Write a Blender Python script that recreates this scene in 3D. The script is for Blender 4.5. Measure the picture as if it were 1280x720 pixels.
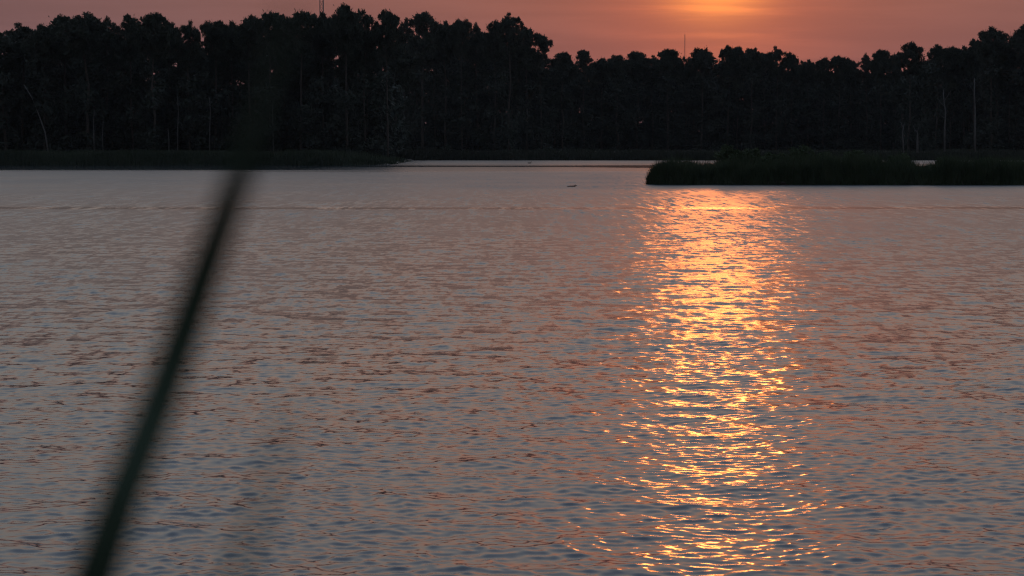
import bpy, math, random
import numpy as np
from mathutils import Vector

for o in list(bpy.data.objects):
    bpy.data.objects.remove(o, do_unlink=True)
scene = bpy.context.scene
R = math.radians

# ------------------------------------------------------------------ camera
CAM_H, FPX, HORIZON = 3.2, 3000.0, 178.0
TILT = math.atan((360.0 - HORIZON) / FPX)
cam_d = bpy.data.cameras.new('camera')
cam_d.sensor_width = 36.0
cam_d.lens = 36.0 * FPX / 1280.0
cam_d.clip_start, cam_d.clip_end = 0.05, 20000.0
cam_d.dof.use_dof = True
cam_d.dof.focus_distance = 45.0
cam_d.dof.aperture_fstop = 8.0
cam = bpy.data.objects.new('camera', cam_d)
cam.location = (0, 0, CAM_H)
cam.rotation_euler = (math.pi / 2 - TILT, 0, 0)
scene.collection.objects.link(cam)
scene.camera = cam

# ------------------------------------------------------------------ sky and sun
SUN_EL, SUN_AZ = R(4.6), R(4.85)          # azimuth to the right of straight ahead
SUN_DIR = Vector((math.sin(SUN_AZ) * math.cos(SUN_EL), math.cos(SUN_AZ) * math.cos(SUN_EL), math.sin(SUN_EL)))
world = bpy.data.worlds.new('World')
scene.world = world
world.use_nodes = True
wn, wl = world.node_tree.nodes, world.node_tree.links
wn.clear()


def wmath(op, a, b=None, c=None, clamp=False):
    n = wn.new('ShaderNodeMath'); n.operation = op; n.use_clamp = clamp
    for i, v in enumerate((a, b, c)):
        if v is None:
            continue
        if isinstance(v, (int, float)):
            n.inputs[i].default_value = v
        else:
            wl.new(v, n.inputs[i])
    return n.outputs[0]


def wmix(blend, fac, a, b):
    n = wn.new('ShaderNodeMix'); n.data_type = 'RGBA'; n.blend_type = blend
    for sock, v in ((n.inputs[0], fac), (n.inputs[6], a), (n.inputs[7], b)):
        if isinstance(v, (int, float)):
            sock.default_value = v
        elif isinstance(v, tuple):
            sock.default_value = (*v, 1)
        else:
            wl.new(v, sock)
    return n.outputs[2]


tc = wn.new('ShaderNodeTexCoord')
sep = wn.new('ShaderNodeSeparateXYZ'); wl.new(tc.outputs['Generated'], sep.inputs[0])
elev = wmath('MULTIPLY', wmath('ARCSINE', sep.outputs['Z']), 180 / math.pi)         # degrees above the horizon
dotn = wn.new('ShaderNodeVectorMath'); dotn.operation = 'DOT_PRODUCT'
wl.new(tc.outputs['Generated'], dotn.inputs[0]); dotn.inputs[1].default_value = SUN_DIR
ang = wmath('MULTIPLY', wmath('ARCCOSINE', wmath('MINIMUM', dotn.outputs['Value'], 0.9999999)), 180 / math.pi)
# dusk dome: dusky mauve haze low down, paler band above it, slate blue overhead
ramp = wn.new('ShaderNodeValToRGB')
wl.new(wmath('DIVIDE', elev, 90.0, clamp=True), ramp.inputs[0])
stops = [(0.0, (0.172, 0.092, 0.102)), (3.6, (0.172, 0.097, 0.101)), (7.0, (0.325, 0.262, 0.226)),
         (12.0, (0.385, 0.388, 0.372)), (20.0, (0.41, 0.46, 0.50)), (34.0, (0.38, 0.46, 0.60)), (60.0, (0.40, 0.51, 0.74)), (90.0, (0.32, 0.41, 0.60))]
el = ramp.color_ramp.elements
el[0].position = 0.0; el[0].color = (*stops[0][1], 1)
el[1].position = 1.0; el[1].color = (*stops[-1][1], 1)
for p, c in stops[1:-1]:
    e = el.new(p / 90.0); e.color = (*c, 1)
nishita = wn.new('ShaderNodeTexSky'); nishita.sky_type = 'NISHITA'; nishita.sun_disc = False
nishita.sun_elevation = SUN_EL; nishita.sun_rotation = SUN_AZ
nishita.dust_density = 6.0; nishita.air_density = 1.5; nishita.ozone_density = 2.0
base = wmix('MIX', 0.04, ramp.outputs[0], wmix('MULTIPLY', 1.0, nishita.outputs[0], (0.10, 0.10, 0.10)))
# warm scatter round the low sun: wide, middle and tight lobes


def lobe(width, power=2.0):
    return wmath('EXPONENT', wmath('MULTIPLY', wmath('POWER', wmath('DIVIDE', ang, width), power), -1.0))


# long thin cloud bars lying along the horizon
mp = wn.new('ShaderNodeMapping'); mp.inputs['Scale'].default_value = (7.0, 7.0, 95.0)
mp.inputs['Rotation'].default_value = (0.0, R(1.0), 0.0)
wl.new(tc.outputs['Generated'], mp.inputs[0])
nz = wn.new('ShaderNodeTexNoise'); nz.inputs['Scale'].default_value = 1.6; nz.inputs['Detail'].default_value = 4.0
nz.inputs['Roughness'].default_value = 0.55; nz.inputs['Distortion'].default_value = 0.35
wl.new(mp.outputs[0], nz.inputs['Vector'])
bars = wn.new('ShaderNodeMapRange'); bars.interpolation_type = 'SMOOTHSTEP'
wl.new(nz.outputs['Fac'], bars.inputs[0])
bars.inputs[1].default_value = 0.36; bars.inputs[2].default_value = 0.66
bars.inputs[3].default_value = 0.68; bars.inputs[4].default_value = 1.12
tint = wmix('MIX', lobe(7.7, 1.5), (1.0, 1.0, 1.0), (1.40, 0.97, 0.82))
tint = wmix('MULTIPLY', 1.0, tint, wmix('MIX', lobe(21.0), (1.0, 1.0, 1.0), (1.14, 1.00, 0.95)))
mid = wmix('MULTIPLY', 1.0, (0.40, 0.066, 0.0), lobe(2.5))
tight = wmix('MULTIPLY', 1.0, (3.3, 1.08, 0.08), lobe(1.08))
glow = wmix('MULTIPLY', 1.0, wmix('ADD', 1.0, mid, tight), bars.outputs[0])
soft = wmath('MULTIPLY_ADD', bars.outputs[0], 0.22, 0.79)
dim = wn.new('ShaderNodeMapRange'); dim.interpolation_type = 'SMOOTHSTEP'      # the sky dims away from the sun
wl.new(ang, dim.inputs[0])
dim.inputs[1].default_value = 35.0; dim.inputs[2].default_value = 130.0; dim.inputs[3].default_value = 1.0; dim.inputs[4].default_value = 0.42
base = wmix('MULTIPLY', 1.0, wmix('MULTIPLY', 1.0, base, tint), wmath('MULTIPLY', soft, dim.outputs[0]))
sky = wmix('ADD', 1.0, base, glow)
bg = wn.new('ShaderNodeBackground'); wl.new(sky, bg.inputs[0]); bg.inputs[1].default_value = 1.0
wo = wn.new('ShaderNodeOutputWorld'); wl.new(bg.outputs[0], wo.inputs[0])

sun_d = bpy.data.lights.new('sun', 'SUN')
sun_d.energy = 0.020
sun_d.angle = R(2.3)
sun_d.color = (1.0, 0.255, 0.062)
sun = bpy.data.objects.new('sun', sun_d)
sun.rotation_euler = SUN_DIR.to_track_quat('Z', 'Y').to_euler()
sun.location = (0, 0, 60)
scene.collection.objects.link(sun)

vs = scene.view_settings
vs.view_transform = 'Standard'; vs.look = 'None'; vs.exposure = 0.0; vs.gamma = 1.0
scene.cycles.filter_width = 1.15
scene.cycles.use_denoising = True
scene.cycles.denoiser = 'OPENIMAGEDENOISE'
scene.cycles.denoising_input_passes = 'RGB_ALBEDO_NORMAL'
scene.cycles.denoising_prefilter = 'ACCURATE'
scene.cycles.max_bounces = 6
scene.cycles.diffuse_bounces = 2
scene.cycles.glossy_bounces = 3
scene.cycles.sample_clamp_direct = 40.0
scene.cycles.sample_clamp_indirect = 4.0

# ------------------------------------------------------------------ helpers
rng = np.random.default_rng(7)
random.seed(7)
C = scene.collection.objects


def at(px, py, Y):
    """world point at depth Y seen at photograph pixel (1280 x 720)"""
    u, v = (px - 640) / FPX, (360 - py) / FPX
    dy = math.cos(TILT) + v * math.sin(TILT)
    dz = -math.sin(TILT) + v * math.cos(TILT)
    s = Y / dy
    return Vector((s * u, Y, CAM_H + s * dz))


def mesh_np(name, verts, faces, smooth=False):
    """verts (n,3); faces (m,3) or (m,4) arrays"""
    verts = np.asarray(verts, np.float32); faces = np.asarray(faces, np.int32)
    me = bpy.data.meshes.new(name)
    k = faces.shape[1]
    me.vertices.add(len(verts)); me.vertices.foreach_set('co', verts.ravel())
    me.loops.add(faces.size); me.loops.foreach_set('vertex_index', faces.ravel())
    me.polygons.add(len(faces))
    me.polygons.foreach_set('loop_start', np.arange(0, faces.size, k, dtype=np.int32))
    me.polygons.foreach_set('use_smooth', np.full(len(faces), smooth, bool))
    me.update(calc_edges=True)
    return me


class MB:
    """collects quads and triangles"""
    def __init__(self):
        self.v, self.f = [], []

    def tube(self, pts, radii, n=6, cap=True):
        pts = [Vector(p) for p in pts]
        rings = []
        for i, p in enumerate(pts):
            d = (pts[min(i + 1, len(pts) - 1)] - pts[max(i - 1, 0)]).normalized()
            a = d.orthogonal().normalized() if abs(d.z) < 0.9 else d.cross(Vector((0, 1, 0))).normalized()
            b = d.cross(a)
            base = len(self.v)
            for k in range(n):
                t = 2 * math.pi * k / n
                self.v.append(p + (a * math.cos(t) + b * math.sin(t)) * radii[i])
            rings.append(base)
        for r0, r1 in zip(rings, rings[1:]):
            for k in range(n):
                self.f.append((r0 + k, r0 + (k + 1) % n, r1 + (k + 1) % n, r1 + k))
        if cap:
            self.f.append(tuple(rings[0] + k for k in reversed(range(n))))
            self.f.append(tuple(rings[-1] + k for k in range(n)))
        return self

    def mesh(self, name, smooth=True):
        me = bpy.data.meshes.new(name)
        me.from_pydata([tuple(v) for v in self.v], [], self.f)
        me.polygons.foreach_set('use_smooth', [smooth] * len(me.polygons))
        me.update()
        return me


def link(name, me, material=None, parent=None):
    o = bpy.data.objects.new(name, me)
    C.link(o)
    if material is not None and not me.materials:
        me.materials.append(material)
    if parent is not None:
        o.parent = parent
    return o


def empty(name, loc, rz=0.0):
    o = bpy.data.objects.new(name, None); C.link(o)
    o.location = loc; o.rotation_euler = (0, 0, rz); o.empty_display_size = 0.3
    return o


def tag(o, label, cat, group=None, kind=None):
    o['label'] = label; o['category'] = cat
    if group:
        o['group'] = group
    if kind:
        o['kind'] = kind
    return o


def mat(name, col, rough=0.8, var=0.0, scale=1.0, col2=None, spec=0.3):
    m = bpy.data.materials.new(name); m.use_nodes = True
    nt = m.node_tree; b = nt.nodes['Principled BSDF']
    b.inputs['Roughness'].default_value = rough
    b.inputs['Specular IOR Level'].default_value = spec
    tcn = nt.nodes.new('ShaderNodeTexCoord')
    n = nt.nodes.new('ShaderNodeTexNoise'); n.inputs['Scale'].default_value = scale; n.inputs['Detail'].default_value = 5
    nt.links.new(tcn.outputs['Object'], n.inputs['Vector'])
    r = nt.nodes.new('ShaderNodeValToRGB')
    r.color_ramp.elements[0].position = 0.3; r.color_ramp.elements[1].position = 0.7
    c2 = col2 or tuple(min(1, c * (1 + var)) for c in col)
    r.color_ramp.elements[0].color = (*col, 1); r.color_ramp.elements[1].color = (*c2, 1)
    nt.links.new(n.outputs['Fac'], r.inputs[0]); nt.links.new(r.outputs[0], b.inputs['Base Color'])
    return m


M_NEEDLE = mat('pine_needles', (0.038, 0.048, 0.038), 0.8, scale=0.35, col2=(0.055, 0.066, 0.052), spec=0.1)
M_LEAF = mat('hardwood_leaves', (0.030, 0.038, 0.032), 0.9, scale=0.25, col2=(0.040, 0.048, 0.040), spec=0.1)
M_BARK = mat('pine_bark', (0.048, 0.042, 0.038), 0.9, scale=3.0, col2=(0.085, 0.074, 0.066), spec=0.1)
M_SNAG = mat('weathered_dead_wood', (0.075, 0.074, 0.076), 0.85, scale=2.0, col2=(0.125, 0.122, 0.12))
M_GRASS = mat('marsh_grass', (0.026, 0.042, 0.022), 0.8, scale=0.7, col2=(0.060, 0.076, 0.042), spec=0.1)
M_SHADED_GRASS = mat('shaded_far_grass', (0.026, 0.032, 0.024), 0.8, scale=0.2, col2=(0.040, 0.046, 0.034), spec=0.1)  # far-bank marsh grass, the wood's shade put into its darker colour
M_SEDGE = mat('dark_sedge', (0.028, 0.040, 0.027), 0.8, scale=0.12, col2=(0.044, 0.058, 0.038), spec=0.1)
M_SHRUB = mat('island_shrub_leaves', (0.046, 0.068, 0.036), 0.9, scale=1.2, col2=(0.070, 0.092, 0.050), spec=0.1)
M_GROUND = mat('marsh_mud', (0.055, 0.045, 0.036), 0.75, scale=0.15, col2=(0.10, 0.085, 0.06))
M_STEEL = mat('galvanised_steel', (0.05, 0.05, 0.052), 0.6, scale=2.0, col2=(0.07, 0.07, 0.072))
M_RED = mat('mast_red_paint', (0.30, 0.05, 0.04), 0.5, scale=2.0, col2=(0.35, 0.07, 0.05))
M_REED = mat('reed_leaf', (0.048, 0.078, 0.056), 0.7, scale=14.0, col2=(0.064, 0.098, 0.070), spec=0.08)
M_WOOD = mat('wet_driftwood', (0.022, 0.018, 0.015), 0.85, scale=6.0, col2=(0.045, 0.036, 0.030), spec=0.05)
M_DUCK = mat('duck_feathers', (0.055, 0.042, 0.032), 0.7, scale=9.0, col2=(0.11, 0.085, 0.06))

# ------------------------------------------------------------------ land


def wob(x, s=0.0):
    return (np.sin(x * 0.21 + s) * 0.5 + np.sin(x * 0.53 + 1.7 * s + 1) * 0.3 + np.sin(x * 1.31 + s * 2.3) * 0.2)


ISL_X0 = 10.2                                     # island's left tip


def island_front(x):
    return 181.5 + 0.35 * wob(x, 3) + 2.6 * np.exp(-np.maximum(x - ISL_X0, 0) / 1.0) - 0.035 * (x - ISL_X0)


def island_back(x):
    return 196.0 + 1.0 * wob(x * 0.5, 5) - 9.5 * np.exp(-np.maximum(x - ISL_X0, 0) / 3.0)


def marsh_front(x):                               # left marsh point, its tip at x = -16.6
    return 333.0 + 1.2 * wob(x * 0.6, 1) + 24.0 * np.exp(-np.maximum(-16.6 - x, 0) / 2.5)


def far_bank(x):
    return 427.0 + 1.0 * wob(x * 0.4, 2)


def ground_z(x, y):
    z = np.full(np.broadcast(x, y).shape, -1.3)

    def step(d, w):
        t = np.clip(d / w * 0.5 + 0.5, 0, 1)
        return t * t * (3 - 2 * t)
    near = 1 - step(y - 4.4, 3.2)                 # the bank the photographer stands on
    z = np.where(near > 0, np.maximum(z, -1.3 + 2.9 * near), z)
    far = step(y - far_bank(x), 4.0)
    z = np.maximum(z, -1.3 + 1.6 * far + 0.9 * step(y - 470, 60))
    m = step(y - marsh_front(x), 3.0) * step(-16.6 - x, 2.0)
    z = np.maximum(z, -1.3 + 1.55 * m)
    isl = step(y - island_front(x), 0.8) * step(island_back(x) - y, 2.0) * step(x - ISL_X0, 0.8)
    z = np.maximum(z, -1.3 + 1.55 * isl)
    return z


gx = np.unique(np.concatenate([np.array([-9000, -4000, -1500, -600, -300, -200]), np.arange(-150, 150.1, 2.0), np.array([200, 300, 600, 1500, 4000, 9000])]))
gy = np.unique(np.concatenate([np.array([-4000, -1000, -200, -40]), np.arange(-8, 10.1, 0.5), np.arange(15, 172, 12.0), np.arange(174, 204, 0.5),
                               np.arange(206, 325, 10.0), np.arange(326, 480, 1.2), np.array([500, 540, 600, 800, 1200, 2000, 4000, 9000, 16000])]))
GX, GY = np.meshgrid(gx, gy)
GZ = ground_z(GX, GY)
nv = np.stack([GX, GY, GZ], -1).reshape(-1, 3)
ny_, nx_ = GX.shape
idx = np.arange(ny_ * nx_).reshape(ny_, nx_)
gf = np.stack([idx[:-1, :-1], idx[:-1, 1:], idx[1:, 1:], idx[1:, :-1]], -1).reshape(-1, 4)
g = link('ground', mesh_np('ground', nv, gf, True), M_GROUND)
g['kind'] = 'structure'

# ------------------------------------------------------------------ water: real wavelets, finest ripples in the material
SP, SPF = 0.0011, 0.0040                          # spacing of the wave mesh per metre of distance, near and far
rows = [4.0]
while rows[-1] < 17.0:
    rows.append(rows[-1] * 1.010)
while rows[-1] < 440.0:
    rows.append(rows[-1] * (1 + float(np.interp(rows[-1], [17, 50, 120], [SP, SP * 1.15, SPF]))))
rows = np.array(rows + [470.0])
ac = np.arange(-0.228, 0.2281, SP)
ac = np.concatenate([-np.geomspace(1.25, 0.235, 24), ac, np.geomspace(0.235, 1.25, 24)])
TH, RD = np.meshgrid(ac, rows)
WX, WY = RD * np.tan(TH), RD * 1.0
space = np.maximum(RD * np.interp(RD, [17, 50, 120], [SP, SP * 1.15, SPF]), 0.02)


def vnoise(x, y, seed):
    """smooth value noise"""
    r = np.random.default_rng(seed).random((256, 256))
    xi, yi = np.floor(x).astype(int), np.floor(y).astype(int)
    fx, fy = x - xi, y - yi
    fx, fy = fx * fx * (3 - 2 * fx), fy * fy * (3 - 2 * fy)
    a = r[xi % 256, yi % 256] * (1 - fx) + r[(xi + 1) % 256, yi % 256] * fx
    b = r[xi % 256, (yi + 1) % 256] * (1 - fx) + r[(xi + 1) % 256, (yi + 1) % 256] * fx
    return a * (1 - fy) + b * fy


def bumpstep(v, knots):
    return np.interp(v, [k[0] for k in knots], [k[1] for k in knots])


warp = (vnoise(WX * 0.05 + 9, WY * 0.03, 5) - 0.5)
dwarp = WY * (1 + 0.06 * warp)
calm = bumpstep(dwarp, [(0, 0.92), (60, 0.85), (105, 0.74), (115.5, 0.68), (117, 0.30), (119.5, 0.30), (122, 0.62), (127, 0.66), (180, 0.64), (256, 0.60), (266, 0.30),
                        (306, 0.24), (311, 0.03), (328, 0.03), (333, 0.28), (364, 0.32), (368, 0.50), (500, 0.50)])
gust = 0.84 + 0.22 * vnoise(WX * 0.11, WY * 0.045, 11) + 0.20 * vnoise(WX * 0.035, WY * 0.11, 15)
gust = np.where(WY < 250, gust * (0.88 + 0.26 * vnoise(WX * 0.35, WY * 0.13, 12)), 1.0)
lee = np.clip((-12.0 - WX) / 14.0, 0, 1) * np.clip((WY - 276) / 6.0, 0, 1)       # calm water in the lee of the left point
amp = calm * gust * (1 - 0.95 * lee)
ncomp = 96
lam = np.geomspace(0.075, 3.2, ncomp) * rng.uniform(0.96, 1.04, ncomp)
wind = R(-98)
DZ = np.zeros_like(WX); DX = np.zeros_like(WX); DY = np.zeros_like(WX)
lost = np.zeros_like(WX)
def hump(l0, wd, rms):                             # slope energy per component round one wavelength
    h_ = np.exp(-((np.log(lam) - math.log(l0)) / wd) ** 2)
    return h_ / math.sqrt((h_ ** 2).sum() / 2) * rms


sw = np.sqrt(hump(0.18, 0.75, 0.128) ** 2 + hump(1.05, 0.50, 0.050) ** 2)
patch = 0.78 + 0.44 * vnoise(WX * 0.45 + 3, WY * 0.22, 14) * 1.0
for i in range(ncomp):
    k = 2 * math.pi / lam[i]
    a = wind + rng.normal(0, 1.3 if lam[i] < 0.6 else 0.75)
    kx, ky = k * math.cos(a), k * math.sin(a)
    w = np.clip((lam[i] / space - 2.6) / 2.6, 0, 1)
    lost += (1 - w * w) * sw[i] ** 2 / 2
    first = np.argmax(w.max(axis=1) <= 0) if (w.max(axis=1) <= 0).any() else len(rows)
    if first == 0:
        continue
    s = slice(0, first)
    # wander of the crests so that no train of waves runs on for ever
    ph = kx * WX[s] + ky * WY[s] + rng.uniform(0, 6.28) + 1.4 * np.sin(WX[s] * rng.uniform(.2, .9) / lam[i] ** .5 + WY[s] * rng.uniform(-.7, .7) / lam[i] ** .5 + rng.uniform(0, 6.28))
    h = sw[i] / k * w[s] * (patch[s] if lam[i] < 0.5 else 1.0)
    DZ[s] += h * np.cos(ph)
    q = 0.85
    DX[s] -= q * h * math.cos(a) * np.sin(ph)
    DY[s] -= q * h * math.sin(a) * np.sin(ph)
wv = np.stack([WX + DX * amp, WY + DY * amp, DZ * amp], -1).reshape(-1, 3)
wy_, wx_ = WX.shape
idx = np.arange(wy_ * wx_).reshape(wy_, wx_)
wf = np.stack([idx[:-1, :-1], idx[:-1, 1:], idx[1:, 1:], idx[1:, :-1]], -1).reshape(-1, 4)
wme = mesh_np('water', wv, wf, True)
grain = np.interp(WY, [35, 120, 190, 300], [1.0, 0.92, 0.55, 0.18])          # share of the small waves that shows as single facets
loss = np.sqrt(lost) * amp
for nm, val in (('facets', loss * grain), ('gloss_spread', 1.2 * loss * np.sqrt(1 - grain ** 2) + 0.10 * loss), ('ruffle', amp),
                ('cats_paws', np.interp(WY, [60, 120, 262, 285], [0.0, 1.0, 0.8, 0.0]) * amp)):
    a_ = wme.attributes.new(nm, 'FLOAT', 'POINT')
    a_.data.foreach_set('value', val.astype(np.float32).ravel())

wm = bpy.data.materials.new('lake_water'); wm.use_nodes = True
nt = wm.node_tree; N, L = nt.nodes, nt.links
b = N['Principled BSDF']
b.inputs['Base Color'].default_value = (0.026, 0.037, 0.050, 1)
b.inputs['IOR'].default_value = 1.333
geo = N.new('ShaderNodeNewGeometry')
al = N.new('ShaderNodeAttribute'); al.attribute_name = 'facets'
ag = N.new('ShaderNodeAttribute'); ag.attribute_name = 'gloss_spread'
aa = N.new('ShaderNodeAttribute'); aa.attribute_name = 'ruffle'


def vm(op, a, b_=None, scale=None):
    n = N.new('ShaderNodeVectorMath'); n.operation = op
    for sock, v in ((n.inputs[0], a), (n.inputs[1], b_)):
        if v is None:
            continue
        if isinstance(v, tuple):
            sock.default_value = v
        else:
            L.new(v, sock)
    if scale is not None:
        if isinstance(scale, (int, float)):
            n.inputs['Scale'].default_value = scale
        else:
            L.new(scale, n.inputs['Scale'])
    return n.outputs[0]


def mm(op, a, b_=None, clamp=False):
    n = N.new('ShaderNodeMath'); n.operation = op; n.use_clamp = clamp
    for i, v in enumerate((a, b_)):
        if v is None:
            continue
        if isinstance(v, (int, float)):
            n.inputs[i].default_value = v
        else:
            L.new(v, n.inputs[i])
    return n.outputs[0]


def slopes(scale, stretch):
    mp_ = N.new('ShaderNodeMapping'); mp_.inputs['Scale'].default_value = stretch
    L.new(geo.outputs['Position'], mp_.inputs[0])
    n = N.new('ShaderNodeTexNoise'); n.inputs['Scale'].default_value = scale; n.inputs['Detail'].default_value = 3.0
    n.inputs['Roughness'].default_value = 0.6
    L.new(mp_.outputs[0], n.inputs['Vector'])
    return vm('MULTIPLY', vm('SUBTRACT', n.outputs['Color'], (0.5, 0.5, 0.5)), (1, 1, 0))


fine = vm('SCALE', slopes(11.0, (0.8, 1.0, 0.0)), scale=mm('MULTIPLY', aa.outputs['Fac'], 0.04))
both = vm('ADD', slopes(5.0, (1.0, 0.20, 0.0)), vm('SCALE', slopes(1.3, (0.8, 0.8, 0.0)), scale=0.9))
coarse = vm('SCALE', vm('MULTIPLY', both, (1.0, 0.75, 0.0)), scale=mm('MULTIPLY', al.outputs['Fac'], 5.6))
ac_ = N.new('ShaderNodeAttribute'); ac_.attribute_name = 'cats_paws'
paws = vm('SCALE', vm('MULTIPLY', slopes(2.6, (1.0, 0.07, 0.0)), (1.0, 0.55, 0.0)), scale=mm('MULTIPLY', ac_.outputs['Fac'], 1.5))
nrm = vm('NORMALIZE', vm('ADD', geo.outputs['Normal'], vm('ADD', paws, vm('ADD', fine, coarse))))
L.new(nrm, b.inputs['Normal'])
alpha = mm('ADD', ag.outputs['Fac'], 0.005)
L.new(mm('SQRT', alpha), b.inputs['Roughness'])
water = link('water', wme, wm)
water['kind'] = 'structure'

# ------------------------------------------------------------------ pine kinds (built once each, copied to their places)
PH, PR = 24.0, 4.5


def tufts(centres, radii, per, L_=0.50, w_=0.13, flat=0.55, seed=0):
    """needle tufts: slim triangles pointing out of each clump"""
    r = np.random.default_rng(seed)
    cs = np.repeat(np.asarray(centres, float), per, axis=0)
    rd = np.repeat(np.asarray(radii, float), per)[:, None]
    d = r.normal(size=cs.shape); d /= np.linalg.norm(d, axis=1, keepdims=True)
    rr = np.minimum(np.abs(r.normal(0.62, 0.32, (len(cs), 1))), 1.45)
    p = cs + d * rr * rd * np.array([1, 1, flat])
    out = d + r.normal(0, 0.55, d.shape) + np.array([0, 0, 0.35])
    out /= np.linalg.norm(out, axis=1, keepdims=True)
    side = np.cross(out, r.normal(size=d.shape)); side /= np.linalg.norm(side, axis=1, keepdims=True) + 1e-9
    ln = L_ * r.uniform(0.6, 1.35, (len(cs), 1)); wd = w_ * r.uniform(0.6, 1.4, (len(cs), 1))
    v = np.stack([p - out * ln * 0.35, p + out * ln + side * wd, p + out * ln * 0.75 - side * wd], 1).reshape(-1, 3)
    f = np.arange(len(v)).reshape(-1, 3)
    return v, f


def build_pine(seed, style):
    r = random.Random(seed)
    tr = MB()
    bend = [(r.uniform(-.35, .35), r.uniform(-.35, .35)) for _ in range(7)]
    ts = [0, 0.12, 0.3, 0.5, 0.7, 0.87, 0.975]
    axis = [Vector((bend[i][0] * (i > 0), bend[i][1] * (i > 0), t * PH)) for i, t in enumerate(ts)]
    tr.tube(axis, [0.36, 0.29, 0.25, 0.21, 0.15, 0.09, 0.03], 7)

    def axis_at(t):
        for i in range(len(ts) - 1):
            if t <= ts[i + 1]:
                f = (t - ts[i]) / (ts[i + 1] - ts[i])
                return axis[i].lerp(axis[i + 1], f)
        return axis[-1]
    cb = {'round': 0.69, 'flat': 0.73, 'jagged': 0.66, 'cone': 0.60, 'step': 0.58, 'sparse': 0.64}[style]
    nl = {'round': 26, 'flat': 22, 'jagged': 20, 'cone': 24, 'step': 18, 'sparse': 15}[style]
    cents, rads = [], []
    a = r.uniform(0, 6.28)
    for i in range(nl):
        u = (i + r.uniform(0, 0.9)) / nl
        a += 2.4 + r.uniform(-.5, .5)
        t = cb + (1 - cb) * u * 0.97
        if style == 'cone':
            rad = PR * ((1 - u) ** 0.75) * r.uniform(0.75, 1.05) + 0.25
        elif style == 'flat':
            rad = PR * (0.55 + 0.5 * u if u < 0.8 else 0.95 * (1 - (u - 0.8) * 2.0)) * r.uniform(0.7, 1.0)
        elif style == 'step':
            rad = PR * (1.05 - 0.8 * u) * r.uniform(0.6, 1.1)
        else:
            v_ = max(0.0, (u - 0.4) / 0.6)
            rad = PR * math.sqrt(max(0.03, 1 - v_ ** 2.2)) * (0.62 + 0.38 * min(1, u / 0.4))
            rad *= r.uniform(0.55, 1.1) if style in ('jagged', 'sparse') else r.uniform(0.7, 1.0)
        p0 = axis_at(t)
        rise = rad * (r.uniform(0.25, 0.6) if style in ('jagged', 'step') else r.uniform(0.02, 0.38))
        p1 = p0 + Vector((math.cos(a) * rad, math.sin(a) * rad, rise))
        dome = {'round': 0.50, 'jagged': 0.45, 'sparse': 0.45, 'flat': 0.22, 'cone': 0.8, 'step': 0.5}[style] * (1 - cb) * PH
        p1.z = min(p1.z, PH - 0.6 - dome * min(1.0, rad / PR) ** 2 - r.uniform(0, .5))
        m_ = p0.lerp(p1, 0.5) + Vector((0, 0, -0.05 * rad))
        tr.tube([p0, m_, p1], [0.085 * (1.15 - u), 0.055, 0.02], 4, cap=False)
        nc = max(4, int(rad * 2.3 + r.random()))
        for k in range(nc):
            f = 1.0 - k / (nc + 0.6) * 0.78
            c = p0.lerp(p1, f) + Vector((r.gauss(0, .62), r.gauss(0, .62), r.gauss(0.12, .34)))
            cr = r.uniform(0.30, 0.66) * (0.82 if style in ('step', 'cone', 'jagged', 'sparse') else 1.05)
            c.z = min(c.z, PH - cr * 0.75 - dome * 0.8 * min(1.0, math.hypot(c.x, c.y) / PR) ** 2)
            cents.append(c); rads.append(cr)
    top = axis[-1]
    for k in range(5 if style in ('round', 'flat') else 2):
        c = top + Vector((r.gauss(0, .7), r.gauss(0, .7), -0.55 - r.uniform(0, .6)))
        cents.append(c); rads.append(r.uniform(0.6, 0.95))
    per = {'round': 62, 'flat': 62, 'jagged': 54, 'cone': 56, 'step': 58, 'sparse': 50}[style]
    v, f = tufts([tuple(c) for c in cents], rads, per, seed=seed)
    v3, f3 = tufts([tuple(c) for c in cents], [q_ * 1.7 for q_ in rads], 9, L_=0.42, w_=0.10, flat=0.8, seed=seed + 7)   # stray sprays
    f = np.concatenate([f, f3 + len(v)]); v = np.concatenate([v, v3])
    v[:, 2] = np.minimum(v[:, 2], PH + 0.45)
    tm = tr.mesh('pine_trunk'); tm.materials.append(M_BARK)
    cm = mesh_np('pine_crown', v, f); cm.materials.append(M_NEEDLE)
    return tm, cm


KINDS = {}
for si, st in enumerate(('round', 'flat', 'jagged', 'cone', 'step', 'sparse')):
    KINDS[st] = [build_pine(100 * si + q, st) for q in range({'round': 4, 'flat': 2, 'jagged': 4, 'cone': 2, 'step': 1, 'sparse': 3}[st])]


def put_pine(px, topy, halfw, Y, style, label, group, q=None, rz=None):
    base = at(px, 186, Y); gz = float(ground_z(np.array(base.x), np.array(Y)))
    top = at(px, topy, Y).z
    H = top - gz
    e = empty('pine_tree', (base.x, Y, gz - 0.05), random.uniform(0, 6.28) if rz is None else rz)
    wm_ = 1.32 * halfw / FPX * Y
    s = max(0.55, min(1.6, wm_ / PR))
    e.scale = (s, s, H / PH)
    kinds = KINDS[style]
    tm, cm = kinds[(random.randrange(len(kinds)) if q is None else q) % len(kinds)]
    link('trunk', tm, None, e); link('crown', cm, None, e)
    tag(e, label, 'tree', group)
    return e


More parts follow.
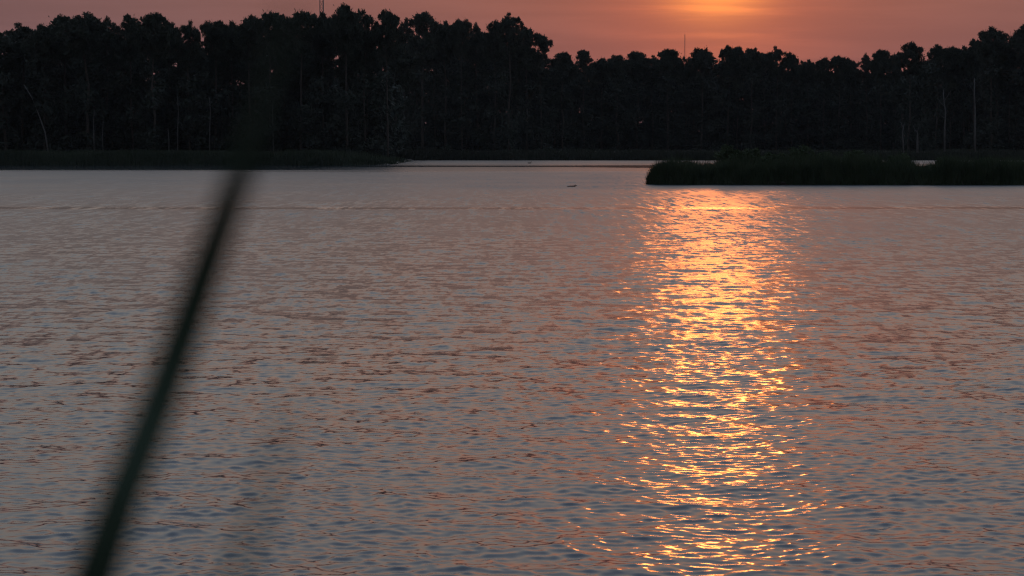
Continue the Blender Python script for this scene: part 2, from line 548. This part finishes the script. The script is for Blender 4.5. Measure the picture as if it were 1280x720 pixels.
G_SKY = 'pines along the far skyline'
PINES = [  # px, top y, half width px, distance, kind, label
 (6, 40, 26, 400, 'jagged', 'pine with drooping crown cut by the left edge of the photo'),
 (28, 29, 24, 404, 'jagged', 'lower bushy pine just in from the left edge of the far wood'),
 (56, 31, 20, 398, 'round', 'short pine crown tucked against left foot of the big broad dome'),
 (82, 20, 22, 402, 'round', 'left shoulder pine of the broad domed clump near left edge'),
 (110, 16, 26, 396, 'round', 'tallest middle pine of the broad domed clump near left edge'),
 (134, 21, 18, 405, 'sparse', 'thin topped pine on right shoulder of the broad domed clump, sky holes below'),
 (165, 17, 16, 399, 'jagged', 'slim pine with open crown just right of the broad domed clump'),
 (193, 16, 19, 394, 'round', 'pine with a neat round ball crown left of the narrow sky notch'),
 (212, 26, 12, 408, 'round', 'small pine filling right side of the ball crowned pine'),
 (237, 26, 15, 398, 'jagged', 'stubby pine alone between two narrow notches of sky'),
 (270, 25, 16, 400, 'flat', 'flat topped pine just right of the stubby pine'),
 (291, 27, 13, 404, 'round', 'low pine filling in right of the flat topped pine'),
 (312, 18, 15, 398, 'jagged', 'spiky pine just left of where the foreground reed tip fades out'),
 (338, 14, 17, 396, 'flat', 'broad crowned pine behind the fading reed tip'),
 (356, 20, 12, 408, 'sparse', 'thin pine in the dip between reed tip and the lattice mast'),
 (377, 13, 18, 395, 'flat', 'wide pine immediately left of the lattice mast'),
 (404, 16, 15, 402, 'round', 'pine standing directly under the lattice mast'),
 (433, 6, 18, 394, 'round', 'highest pine of the whole far skyline, right of the lattice mast'),
 (456, 11, 15, 400, 'sparse', 'open pine on right shoulder of the highest pine, with sky gaps beneath'),
 (484, 11, 16, 396, 'jagged', 'pine with a feathery forked tip, second peak right of the mast'),
 (506, 23, 13, 558, 'sparse', 'thin low pine between the feathery forked pine and the spiky fan pine'),
 (529, 12, 19, 550, 'step', 'pine with a spiky fan of upswept branches above the marsh point'),
 (543, 22, 10, 557, 'jagged', 'small pointed pine touching right side of the spiky fan pine'),
 (557, 27, 15, 553, 'round', 'rounded lower pine right of the spiky fan pine'),
 (577, 23, 11, 550, 'flat', 'slender pine with a small flat knob top'),
 (596, 29, 13, 557, 'sparse', 'gappy low pine between the knob topped pine and the big layered pine'),
 (618, 25, 14, 552, 'jagged', 'pine leaning its crown against left of the big layered pine'),
 (637, 16, 15, 548, 'jagged', 'tall layered pine at the right end of the high part of the treeline'),
 (658, 31, 15, 555, 'step', 'pine whose stepped branch pads descend to right, open to sky'),
 (676, 40, 15, 559, 'step', 'last short ragged pine before treeline drops to the low middle'),
 (703, 65, 15, 567, 'round', 'low rounded pine at the foot of the drop in treeline'),
 (729, 62, 14, 578, 'cone', 'little cone shaped pine standing alone in the lowest dip of the skyline'),
 (752, 72, 14, 582, 'round', 'lowest crowned pine just right of the little cone pine'),
 (771, 68, 15, 580, 'round', 'smooth domed pine right of the lowest dip'),
 (796, 64, 15, 584, 'round', 'pine with a lumpy flat top below the orange sky, left of thin mast'),
 (815, 69, 13, 587, 'jagged', 'small pine between the lumpy topped pine and the pine left of thin mast'),
 (835, 61, 15, 580, 'round', 'domed pine immediately left of the thin mast'),
 (858, 69, 9, 588, 'sparse', 'short pine at the foot of the thin mast'),
 (877, 59, 14, 579, 'round', 'tall round pine immediately right of the thin mast'),
 (909, 57, 14, 581, 'cone', 'pointed pine under the brightest part of the sky glow'),
 (921, 58, 11, 586, 'round', 'round pine against the right of the pointed pine under the glow'),
 (939, 59, 12, 580, 'round', 'pine right of the narrow notch under the sky glow'),
 (955, 65, 10, 588, 'flat', 'short pine sunk between two rounder crowns right of the glow'),
 (970, 58, 12, 582, 'jagged', 'pine with a small raised tuft above the tall island shrub'),
 (989, 65, 11, 586, 'jagged', 'narrow pine with a split top, right of the raised tuft pine'),
 (1010, 75, 12, 590, 'round', 'low dark pine dome left of the twin knobs'),
 (1029, 71, 11, 585, 'jagged', 'left one of the twin knob pines in the low right of the skyline'),
 (1048, 69, 11, 582, 'flat', 'right one of the twin knob pines, square topped'),
 (1063, 76, 9, 590, 'round', 'smallest pine, in the last dip before skyline rises to right edge'),
 (1083, 67, 12, 582, 'sparse', 'pine with ragged left side, first of the rise to right edge'),
 (1101, 62, 13, 574, 'round', 'round pine with sky holes at its middle, left of the shaggy peak pine'),
 (1118, 66, 10, 578, 'jagged', 'narrow pine pressed against left of the shaggy peak pine'),
 (1136, 52, 16, 530, 'jagged', 'shaggy peaked pine standing clear above its neighbours on the right'),
 (1170, 56, 15, 525, 'cone', 'pine with a blunt point right of the shaggy peak pine'),
 (1187, 58, 12, 529, 'flat', 'pine with a level top over the forked dead tree'),
 (1204, 58, 13, 531, 'round', 'smooth low pine left of the stepped rise to the right edge'),
 (1217, 48, 13, 521, 'jagged', 'pine stepping up just above the pale tall dead trunk'),
 (1238, 34, 17, 515, 'round', 'big domed pine second from the right edge of the photo'),
 (1261, 39, 12, 521, 'sparse', 'thin pine between big dome and the right edge pine'),
 (1284, 30, 19, 513, 'round', 'tall pine cut by the right edge of the photo'),
]
sky_x = np.array([p[0] for p in PINES], float); sky_y = np.array([p[1] for p in PINES], float); sky_d = np.array([p[3] for p in PINES], float)
for p in PINES:
    put_pine(*p[:5], p[5], G_SKY)

# the depth of the wood: pines behind the skyline row, lower in the picture
G_IN = 'pines inside the far wood'
px = -40.0
row = 0
while px < 1330:
    for depth in (9, 20, 33):
        x = px + random.uniform(-9, 9)
        D = float(np.interp(x, sky_x, sky_d)) + depth + random.uniform(-4, 4)
        near_top = float(np.max(np.interp([x - 12, x, x + 12], sky_x, sky_y)))
        put_pine(x, near_top + {9: random.uniform(34, 62), 20: random.uniform(22, 52), 33: random.uniform(10, 34)}[depth], random.uniform(13, 19), D,
                 random.choice(('round', 'jagged', 'sparse', 'round')), 'dark pine deep inside the far wood, merged into its black mass', G_IN)
    px += random.uniform(24, 34)

# ------------------------------------------------------------------ hardwood understory: one black mass under the pines
cl_c, cl_r = [], []
for i in range(3900):
    x = random.uniform(-60, 1340)
    D = float(np.interp(x, sky_x, sky_d)) + random.uniform(-7, 24)
    ytop = float(np.interp(x, [-60, 130, 240, 330, 420, 480, 560, 690, 760, 1100, 1200, 1340], [70, 82, 88, 108, 108, 86, 76, 84, 88, 92, 84, 74]))
    ytop += 9 * math.sin(x * 0.09) + 6 * math.sin(x * 0.23 + 1)
    zt = at(x, ytop, D).z
    z = zt * random.random() + 0.3
    P = at(x, 180, D)
    cl_c.append((P.x, D, max(0.6, z - 1.0))); cl_r.append(random.uniform(1.1, 2.1) * D / 450)


def leaf_quads(centres, radii, per, size, seed, flat=0.85):
    r = np.random.default_rng(seed)
    cs = np.repeat(np.asarray(centres, float), per, axis=0)
    rd = np.repeat(np.asarray(radii, float), per)[:, None]
    d = r.normal(size=cs.shape); d /= np.linalg.norm(d, axis=1, keepdims=True)
    p = cs + d * (r.random((len(cs), 1)) ** 0.4) * rd * np.array([1, 1, flat])
    u = r.normal(size=d.shape); u /= np.linalg.norm(u, axis=1, keepdims=True)
    w = np.cross(u, r.normal(size=d.shape)); w /= np.linalg.norm(w, axis=1, keepdims=True) + 1e-9
    s = size * r.uniform(0.6, 1.4, (len(cs), 1))
    v = np.stack([p - u * s, p + w * s * 0.5, p + u * s, p - w * s * 0.5], 1).reshape(-1, 3)
    return v, np.arange(len(v)).reshape(-1, 4)


for i in range(1800):
    x = random.uniform(-60, 1340)
    D = float(np.interp(x, sky_x, sky_d)) + random.uniform(1, 24)
    P = at(x, 180, D)
    cl_c.append((P.x, D, random.uniform(0.4, 6.0))); cl_r.append(random.uniform(1.1, 2.0))
v, f = leaf_quads(cl_c, cl_r, 48, 0.37, 31)
dc, dr = [], []
for i in range(3600):                                               # the wood goes on behind
    x = random.uniform(-80, 1360)
    D = float(np.interp(x, sky_x, sky_d)) + random.uniform(34, 75)
    P = at(x, 180, D); zt = at(x, 96 + 8 * math.sin(x * .07), D).z
    dc.append((P.x, D, random.uniform(0.5, max(2.0, zt - 1.5)))); dr.append(random.uniform(1.6, 2.6))
v2, f2 = leaf_quads(dc, dr, 22, 0.95, 32)
f = np.concatenate([f, f2 + len(v)]); v = np.concatenate([v, v2])
us = link('understory', mesh_np('understory', v, f), M_LEAF)
tag(us, 'black mass of hardwood undergrowth filling the far wood below the pine crowns', 'undergrowth', kind='stuff')

# ------------------------------------------------------------------ dead trees at the edge of the wood
def snag(pts, D, r0, label, forks=()):
    P = [at(x, y, D) for x, y in pts]
    gz = float(ground_z(np.array(P[0].x), np.array(D)))
    P[0].z = gz - 0.1
    o0 = Vector((P[0].x, D, gz))
    e = empty('dead_tree', o0)
    pl = [p - o0 + Vector((0, 0.12 * math.sin(i * 1.7), 0)) for i, p in enumerate(P)]
    n = len(pl)
    r0 *= 0.72
    link('trunk', MB().tube(pl, [r0 * (1 - 0.72 * i / (n - 1)) for i in range(n)], 7).mesh('dead_trunk'), M_SNAG, e)
    for (i0, i1), (dx, dz), rr in forks:
        a = pl[i0].lerp(pl[i0 + 1], i1) if i0 + 1 < n else pl[i0]
        q = Vector((dx * D / FPX, random.uniform(-.8, .8), dz * D / FPX))
        link('branch', MB().tube([a, a + q * 0.5 + Vector((0, 0, -0.08)), a + q], [rr * .7, rr * .5, rr * .2], 5).mesh('dead_branch'), M_SNAG, e)
    tag(e, label, 'dead tree', 'dead trees at the wood edge')


snag([(62, 190), (56, 165), (48, 142), (40, 122), (30, 106)], 379, 0.17, 'pale dead trunk leaning far to left, near left edge of the wood')
snag([(118, 190), (117, 165), (117, 150), (118, 138)], 390, 0.13, 'thin straight dead trunk under the broad domed pine clump', [((2, .3), (3, 9), .04)])
snag([(129, 190), (128, 168), (129, 150)], 391, 0.10, 'faint dead stem just right of the thin straight dead trunk')
snag([(211, 190), (211, 175), (210, 160)], 389, 0.15, 'short dead stub under the ball crowned pine')
snag([(222, 190), (222, 160), (223, 140), (222, 120)], 390, 0.14, 'tall slim dead trunk just right of the short dead stub', [((2, .4), (-4, 8), .04)])
snag([(262, 190), (262, 160), (263, 140), (262, 122)], 391, 0.14, 'tall slim dead trunk under the flat topped pine', [((2, .5), (4, 7), .04)])
snag([(342, 190), (341, 165), (341, 145), (340, 128)], 391, 0.13, 'dim dead trunk behind the fading tip of the foreground reed')
snag([(1130, 188), (1129, 176), (1128, 166), (1130, 155)], 436, 0.22, 'short bent dead trunk, left of the two stubs above the island gap', [((2, .6), (-3, 7), .07)])
snag([(1147, 186), (1147, 176), (1147, 168), (1146, 163)], 436, 0.30, 'short thick dead stub with a forked top above the island gap', [((2, .2), (-6, 10), .09), ((2, .6), (2, 9), .08)])
snag([(1181, 186), (1181, 160), (1182, 140), (1180, 128), (1179, 112)], 440, 0.24, 'dim forked dead tree with broken limbs, left of the palest trunk',
     [((2, .5), (-10, 12), .08), ((3, .1), (9, 13), .08), ((1, .6), (-9, 6), .06)])
snag([(1219, 186), (1219, 160), (1219, 140), (1218, 120), (1218, 98)], 438, 0.26, 'palest and tallest dead trunk, near the right edge of the wood',
     [((2, .5), (7, 8), .07), ((3, .2), (-6, 9), .07), ((3, .7), (5, 10), .05)])

# ------------------------------------------------------------------ radio masts beyond the wood
def mast(px, topy, D, w, label, red=False):
    gz = float(ground_z(np.array(at(px, 180, D).x), np.array(D)))
    top = at(px, topy, D).z - gz
    e = empty('radio_mast', (at(px, 180, D).x, D, gz))
    legs = [Vector((w * math.cos(a), w * math.sin(a), 0)) for a in (R(-60), R(60), R(180))]
    for l in legs:
        link('leg', MB().tube([l, l + Vector((0, 0, top))], [w * .20, w * .18], 5).mesh('mast_leg'), M_STEEL, e)
    br = MB(); n = int(top / (w * 2.6)); hz = top / n
    for i in range(n):
        for k in range(3):
            a, c = legs[k], legs[(k + 1) % 3]
            br.tube([a + Vector((0, 0, i * hz)), c + Vector((0, 0, (i + 1) * hz))], [w * .08] * 2, 3, cap=False)
            br.tube([a + Vector((0, 0, i * hz)), c + Vector((0, 0, i * hz))], [w * .08] * 2, 3, cap=False)
    link('lattice', br.mesh('mast_lattice', False), M_STEEL, e)
    link('tip', MB().tube([(0, 0, top), (0, 0, top + w * 5)], [w * .08, w * .03], 5).mesh('mast_tip'), M_RED, e)
    tag(e, label, 'radio mast', 'radio masts beyond the wood')


mast(403.5, -60, 900, 0.85, 'grey lattice mast rising out of the top of photo behind the highest pines')
mast(855.5, 43, 1500, 0.34, 'hair thin far mast standing in the orange sky above the low middle wood')

# ------------------------------------------------------------------ marsh grass
def blades(x, y, h, w, lean, seed):
    """one bent, tapering blade per point: three triangles"""
    r = np.random.default_rng(seed)
    n = len(x)
    z0 = ground_z(x, y) - 0.05
    a = r.uniform(0, 6.28, n); b_ = r.uniform(0, 6.28, n)
    sx, sy = np.cos(b_) * w * 0.5, np.sin(b_) * w * 0.5
    ln = lean * h * r.uniform(0.2, 1.0, n)
    lx, ly = np.cos(a) * ln, np.sin(a) * ln
    p0 = np.stack([x - sx, y - sy, z0], 1); p1 = np.stack([x + sx, y + sy, z0], 1)
    m0 = np.stack([x + lx * .3 - sx * .8, y + ly * .3 - sy * .8, z0 + h * .62], 1)
    m1 = np.stack([x + lx * .3 + sx * .8, y + ly * .3 + sy * .8, z0 + h * .62], 1)
    t = np.stack([x + lx, y + ly, z0 + h], 1)
    v = np.stack([p0, p1, m1, m0, t], 1).reshape(-1, 3)
    i = np.arange(n)[:, None] * 5
    f = np.concatenate([i + [0, 1, 2], i + [0, 2, 3], i + [3, 2, 4]], 0)
    return v, f


def clumpy(x, y, s, seed):
    return vnoise(x * s + 40, y * s + 40, seed)


# left point
n = 34000
gx_ = -17.0 - rng.random(n) ** 0.9 * 78
gy_ = marsh_front(gx_) + np.where(rng.random(n) < 0.45, rng.random(n) * 6, rng.random(n) * 62)
keep = gx_ < -16.7
gx_, gy_ = gx_[keep], gy_[keep]
gh = (0.85 + 1.0 * clumpy(gx_, gy_, 0.22, 21) + 0.45 * rng.random(len(gx_))) * np.clip((-15.5 - gx_) / 9.0, 0.30, 1.0) * np.clip(0.55 + (gy_ - marsh_front(gx_)) / 7, 0.55, 1)
v, f = blades(gx_, gy_, gh, 0.13, 0.35, 41)
tag(link('marsh_grass', mesh_np('marsh_grass', v, f), M_SEDGE), 'dark marsh grass covering the low point at left below the wood', 'grass', kind='stuff')
# far bank
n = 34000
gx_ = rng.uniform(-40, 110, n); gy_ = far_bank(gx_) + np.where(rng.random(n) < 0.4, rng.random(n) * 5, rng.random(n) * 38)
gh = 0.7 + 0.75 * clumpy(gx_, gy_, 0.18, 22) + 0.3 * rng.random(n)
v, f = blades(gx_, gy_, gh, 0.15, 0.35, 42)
tag(link('marsh_grass', mesh_np('marsh_grass_far', v, f), M_SHADED_GRASS), 'strip of marsh grass along the far bank behind the bright channel and island', 'grass', kind='stuff')
# island
IPX = [805, 809, 815, 822, 835, 850, 862, 880, 893, 900, 925, 948, 960, 985, 1005, 1030, 1050, 1066, 1088, 1102, 1106, 1112, 1122, 1140, 1147, 1160, 1170, 1185, 1215, 1250, 1290, 1420]
IPY = [224, 214, 207, 201, 198.5, 200, 203, 205, 205, 199, 196, 198, 196, 194, 193, 195, 196, 195, 196, 199, 204, 199, 196, 199, 206, 206, 202, 199, 200.5, 199.5, 201, 200]
n = 56000
gx_ = ISL_X0 + 0.15 + rng.random(n) * 46
fr, bk = island_front(gx_), island_back(gx_)
gy_ = fr + 0.15 + np.where(rng.random(n) < 0.4, rng.random(n) * 0.25, rng.random(n) ** 0.8) * np.maximum(bk - fr - 0.3, 0.3)
ipx = 640 + gx_ / gy_ * FPX
top = CAM_H + (HORIZON - np.interp(ipx, IPX, IPY)) / FPX * gy_
gh = np.maximum(0.35, (top - 0.05) * (0.55 + 0.50 * rng.random(n) ** 0.7) * (0.52 + 0.46 * clumpy(gx_, gy_, 0.55, 23) + 0.32 * clumpy(gx_, gy_, 1.7, 24)))
tall = rng.random(n)
gh = np.where(tall < 0.05, gh * rng.uniform(1.1, 1.32, n), gh)
gy_ = np.where(tall > 0.95, island_front(gx_) - 0.7 * rng.random(n) ** 2, gy_)
gh = np.where(tall > 0.95, rng.uniform(0.9, 1.9, n), gh)
v, f = blades(gx_, gy_, gh, 0.055, 0.42, 43)
tag(link('island_grass', mesh_np('island_grass', v, f), M_GRASS), 'tall dark marsh grass covering the low island at right', 'grass', kind='stuff')

# ------------------------------------------------------------------ island shrubs
def shrub(px, topy, halfw, Y, label, seed):
    r = random.Random(seed)
    P = at(px, 190, Y); gz = float(ground_z(np.array(P.x), np.array(Y)))
    H = at(px, topy, Y).z - gz; W = halfw / FPX * Y
    e = empty('shrub', (P.x, Y, gz))
    st = MB(); cs, rs = [], []
    for i in range(9):
        a = r.uniform(0, 6.28); q = r.uniform(0.15, 0.8)
        tip = Vector((math.cos(a) * W * q, math.sin(a) * W * q, H * (0.93 - 0.34 * q * q) * r.uniform(0.86, 1.0)))
        st.tube([(math.cos(a) * .1, math.sin(a) * .1, -0.1), tip * 0.55, tip], [0.04, 0.028, 0.012], 5)
        for k in range(9):
            f = 1 - k * 0.095
            c = tip * f + Vector((r.gauss(0, .17), r.gauss(0, .17), r.gauss(0, .10)))
            rr = r.uniform(0.22, 0.40)
            c.z = min(c.z, H - rr * 0.8)
            cs.append(tuple(c)); rs.append(rr)
    link('stem', st.mesh('shrub_stem'), M_BARK, e)
    v, f = leaf_quads(cs, rs, 76, 0.092, seed)
    link('foliage', mesh_np('shrub_foliage', v, f), M_SHRUB, e)
    tag(e, label, 'shrub', 'shrubs on the island')


shrub(918, 179, 23, 189, 'tallest rounded shrub on the island, beside the glowing gap in grass', 61)
shrub(941, 185, 18, 187, 'shrub leaning on right side of the tallest island shrub', 62)
shrub(968, 190, 20, 190, 'low shrub between the two tallest shrubs of the island', 63)
shrub(1005, 180, 25, 188, 'second tallest domed shrub in the middle of the island', 64)
shrub(1034, 189, 18, 190, 'low shrub just right of the middle domed shrub', 65)
shrub(1068, 187, 22, 189, 'broad shrub left of the first small bright gap in island', 66)
shrub(1124, 191, 18, 188, 'narrow shrub between the two small bright gaps of the island', 67)
shrub(1184, 196, 18, 189, 'low shrub right of the second bright gap in island', 68)
shrub(1236, 196, 20, 189, 'low wide shrub near the right end of the island', 69)

# ------------------------------------------------------------------ floating things
def lump(name, n=14, m=9, fn=None):
    mb = MB()
    for j in range(m):
        for i in range(n):
            mb.v.append(Vector(fn(i / n, j / (m - 1))))
    for j in range(m - 1):
        for i in range(n):
            mb.f.append((j * n + i, j * n + (i + 1) % n, (j + 1) * n + (i + 1) % n, (j + 1) * n + i))
    mb.f.append(tuple(reversed(range(n)))); mb.f.append(tuple((m - 1) * n + i for i in range(n)))
    return mb.mesh(name)


P = at(715, 233.4, 174.0)
e = empty('floating_log', (P.x, 174.0, -0.01)); e.scale = (0.85, 0.7, 0.7)
link('log', MB().tube([(-.45, 0, 0.0), (-.25, .02, .045), (0, 0, .055), (.22, -.02, .075), (.42, 0, .13)], [.035, .065, .07, .065, .03], 8).mesh('log'), M_WOOD, e)
link('branch_stub', MB().tube([(.2, 0, .09), (.27, .02, .19), (.31, .02, .22)], [.03, .022, .01], 6).mesh('branch_stub'), M_WOOD, e)
tag(e, 'dark floating log lying alone on open water left of the island', 'log')

P = at(979, 232.0, 180.2)
e = empty('stump', (P.x, 180.2, -0.05))
link('stump_body', lump('stump', fn=lambda s, t: ((0.24 - 0.07 * t + 0.04 * math.sin(s * 19)) * math.cos(6.283 * s), (0.20 - 0.06 * t) * math.sin(6.283 * s), -0.15 + 0.42 * t)), M_WOOD, e)
link('root', MB().tube([(.12, 0, .08), (.32, -.05, .05), (.42, -.08, -.06)], [.06, .05, .03], 6).mesh('root'), M_WOOD, e)
tag(e, 'small dark stump at the waterline in front of the island', 'stump')

P = at(662, 204.0, 366.0)
e = empty('duck', (P.x, 366.0, 0.0))


def duck_body(s, t):
    x = -0.27 + 0.52 * t
    rr = 0.115 * math.sin(math.pi * min(1, t * 0.93 + 0.07)) ** 0.65 + 0.012
    return (x, rr * 0.85 * math.cos(6.283 * s), 0.05 + (0.07 * (t < 0.25) * (0.25 - t) / 0.25) + rr * 0.8 * math.sin(6.283 * s))


link('body', lump('duck_body', fn=duck_body), M_DUCK, e)
link('head', MB().tube([(.15, 0, .09), (.20, 0, .17), (.21, 0, .22), (.245, 0, .255), (.29, 0, .25), (.315, 0, .24)], [.06, .045, .045, .058, .048, .02], 9).mesh('duck_head'), M_DUCK, e)
link('bill', MB().tube([(.30, 0, .238), (.34, 0, .228), (.375, 0, .224)], [.022, .02, .008], 6).mesh('duck_bill'), M_WOOD, e)
tag(e, 'tiny dark duck swimming in the bright far channel', 'duck')

# ------------------------------------------------------------------ reeds on the near bank, out of focus
def leaf_mesh(pts, widths, name, fold=0.25):
    """a folded tapering leaf that faces the lens"""
    mb = MB()
    n = len(pts)
    for i, p in enumerate(pts):
        p = Vector(p)
        d = (Vector(pts[min(i + 1, n - 1)]) - Vector(pts[max(i - 1, 0)])).normalized()
        s = d.cross(Vector((0, 1, 0))).normalized() * widths[i] * 0.5
        k = Vector((0, 1, 0)) * widths[i] * fold
        t_ = Vector((0, 0.0006, 0))
        mb.v += [p - s, p + k, p + s, p + s + t_, p + k + t_ * 2, p - s + t_]
    for i in range(n - 1):
        a, b2 = i * 6, (i + 1) * 6
        for k in range(6):
            mb.f.append((a + k, a + (k + 1) % 6, b2 + (k + 1) % 6, b2 + k))
    mb.f.append((5, 4, 3, 2, 1, 0)); mb.f.append(tuple((n - 1) * 6 + k for k in range(6)))
    return mb.mesh(name)


def reed(path_px, Y, base_x, label, near=1.0):
    """path_px: (px, py, width px) from the frame's foot upward; below the frame a stem goes down to the bank"""
    gz = float(ground_z(np.array(base_x), np.array(Y)))
    o0 = Vector((base_x, Y, gz))
    e = empty('reed', o0)
    pts = [at(x, y, yy * near) - o0 for x, y, w, yy in path_px]
    wd = [w / FPX * yy * near for x, y, w, yy in path_px]
    d = (pts[1] - pts[0]).normalized()
    low = pts[0] - d * 0.28
    root = Vector((0, 0, -0.05))
    stem_pts = []
    for i in range(9):
        t = i / 8
        a, b2, c = root, Vector((low.x * 0.25, 0, low.z * 0.65)), low
        stem_pts.append(a * (1 - t) ** 2 + b2 * 2 * t * (1 - t) + c * t * t)
    link('stem', MB().tube(stem_pts, [0.006 - 0.0002 * i for i in range(9)], 8).mesh('reed_stem'), M_REED, e)
    link('leaf', leaf_mesh([low, pts[0] - d * 0.14] + pts, [wd[0] * .55, wd[0] * .95] + wd, 'reed_leaf'), M_REED, e)
    s0 = stem_pts[5]
    for sgn in (-1, 1):
        q = [s0 + Vector((sgn * t * 0.28, 0.12 * t, 0.22 * t - 0.24 * t * t)) for t in (0, .2, .4, .6, .8, 1.0)]
        link('leaf', leaf_mesh(q, [.008, .014, .015, .012, .008, .001], 'reed_leaf_low'), M_REED, e)
    tag(e, label, 'reed')


reed([(99, 790, 60, .90), (118, 722, 57, .89), (153, 620, 52, .88), (194, 515, 50, .90), (230, 415, 47, .90), (261, 325, 43, .89), (288, 250, 38, .87), (310, 190, 31, .82),
      (330, 130, 22, .72), (346, 75, 16, .65), (358, 20, 10, .57), (366, -30, 2, .50)],
     0.78, -0.36, 'dark green blurred reed blade slanting across the near left water', near=0.78)
reed([(272, 790, 18, .46), (294, 725, 15, .46), (318, 655, 13, .46), (338, 590, 10, .46), (354, 535, 7, .46), (366, 490, 1, .46)],
     0.46, -0.10, 'faint thin blurred grass blade low in the water right of the dark reed')

# ------------------------------------------------------------------ evening haze over the lake
hm = bpy.data.materials.new('evening_haze'); hm.use_nodes = True
hn = hm.node_tree.nodes; hn.clear()
pv = hn.new('ShaderNodeVolumePrincipled'); pv.inputs['Color'].default_value = (0.85, 0.88, 0.95, 1)
pv.inputs['Density'].default_value = 0.000030; pv.inputs['Anisotropy'].default_value = 0.3
ho = hn.new('ShaderNodeOutputMaterial'); hm.node_tree.links.new(pv.outputs[0], ho.inputs['Volume'])
hb = MB()
x0, x1, y0, y1, z0, z1 = -9500, 9500, -4500, 16500, -2.4, 90.0
hb.v = [Vector(p) for p in ((x0, y0, z0), (x1, y0, z0), (x1, y1, z0), (x0, y1, z0), (x0, y0, z1), (x1, y0, z1), (x1, y1, z1), (x0, y1, z1))]
hb.f = [(3, 2, 1, 0), (4, 5, 6, 7), (0, 1, 5, 4), (1, 2, 6, 5), (2, 3, 7, 6), (3, 0, 4, 7)]
haze = link('haze', hb.mesh('haze', False), hm)
haze['kind'] = 'stuff'; haze['label'] = 'thin evening haze hanging over lake and wood'; haze['category'] = 'haze'
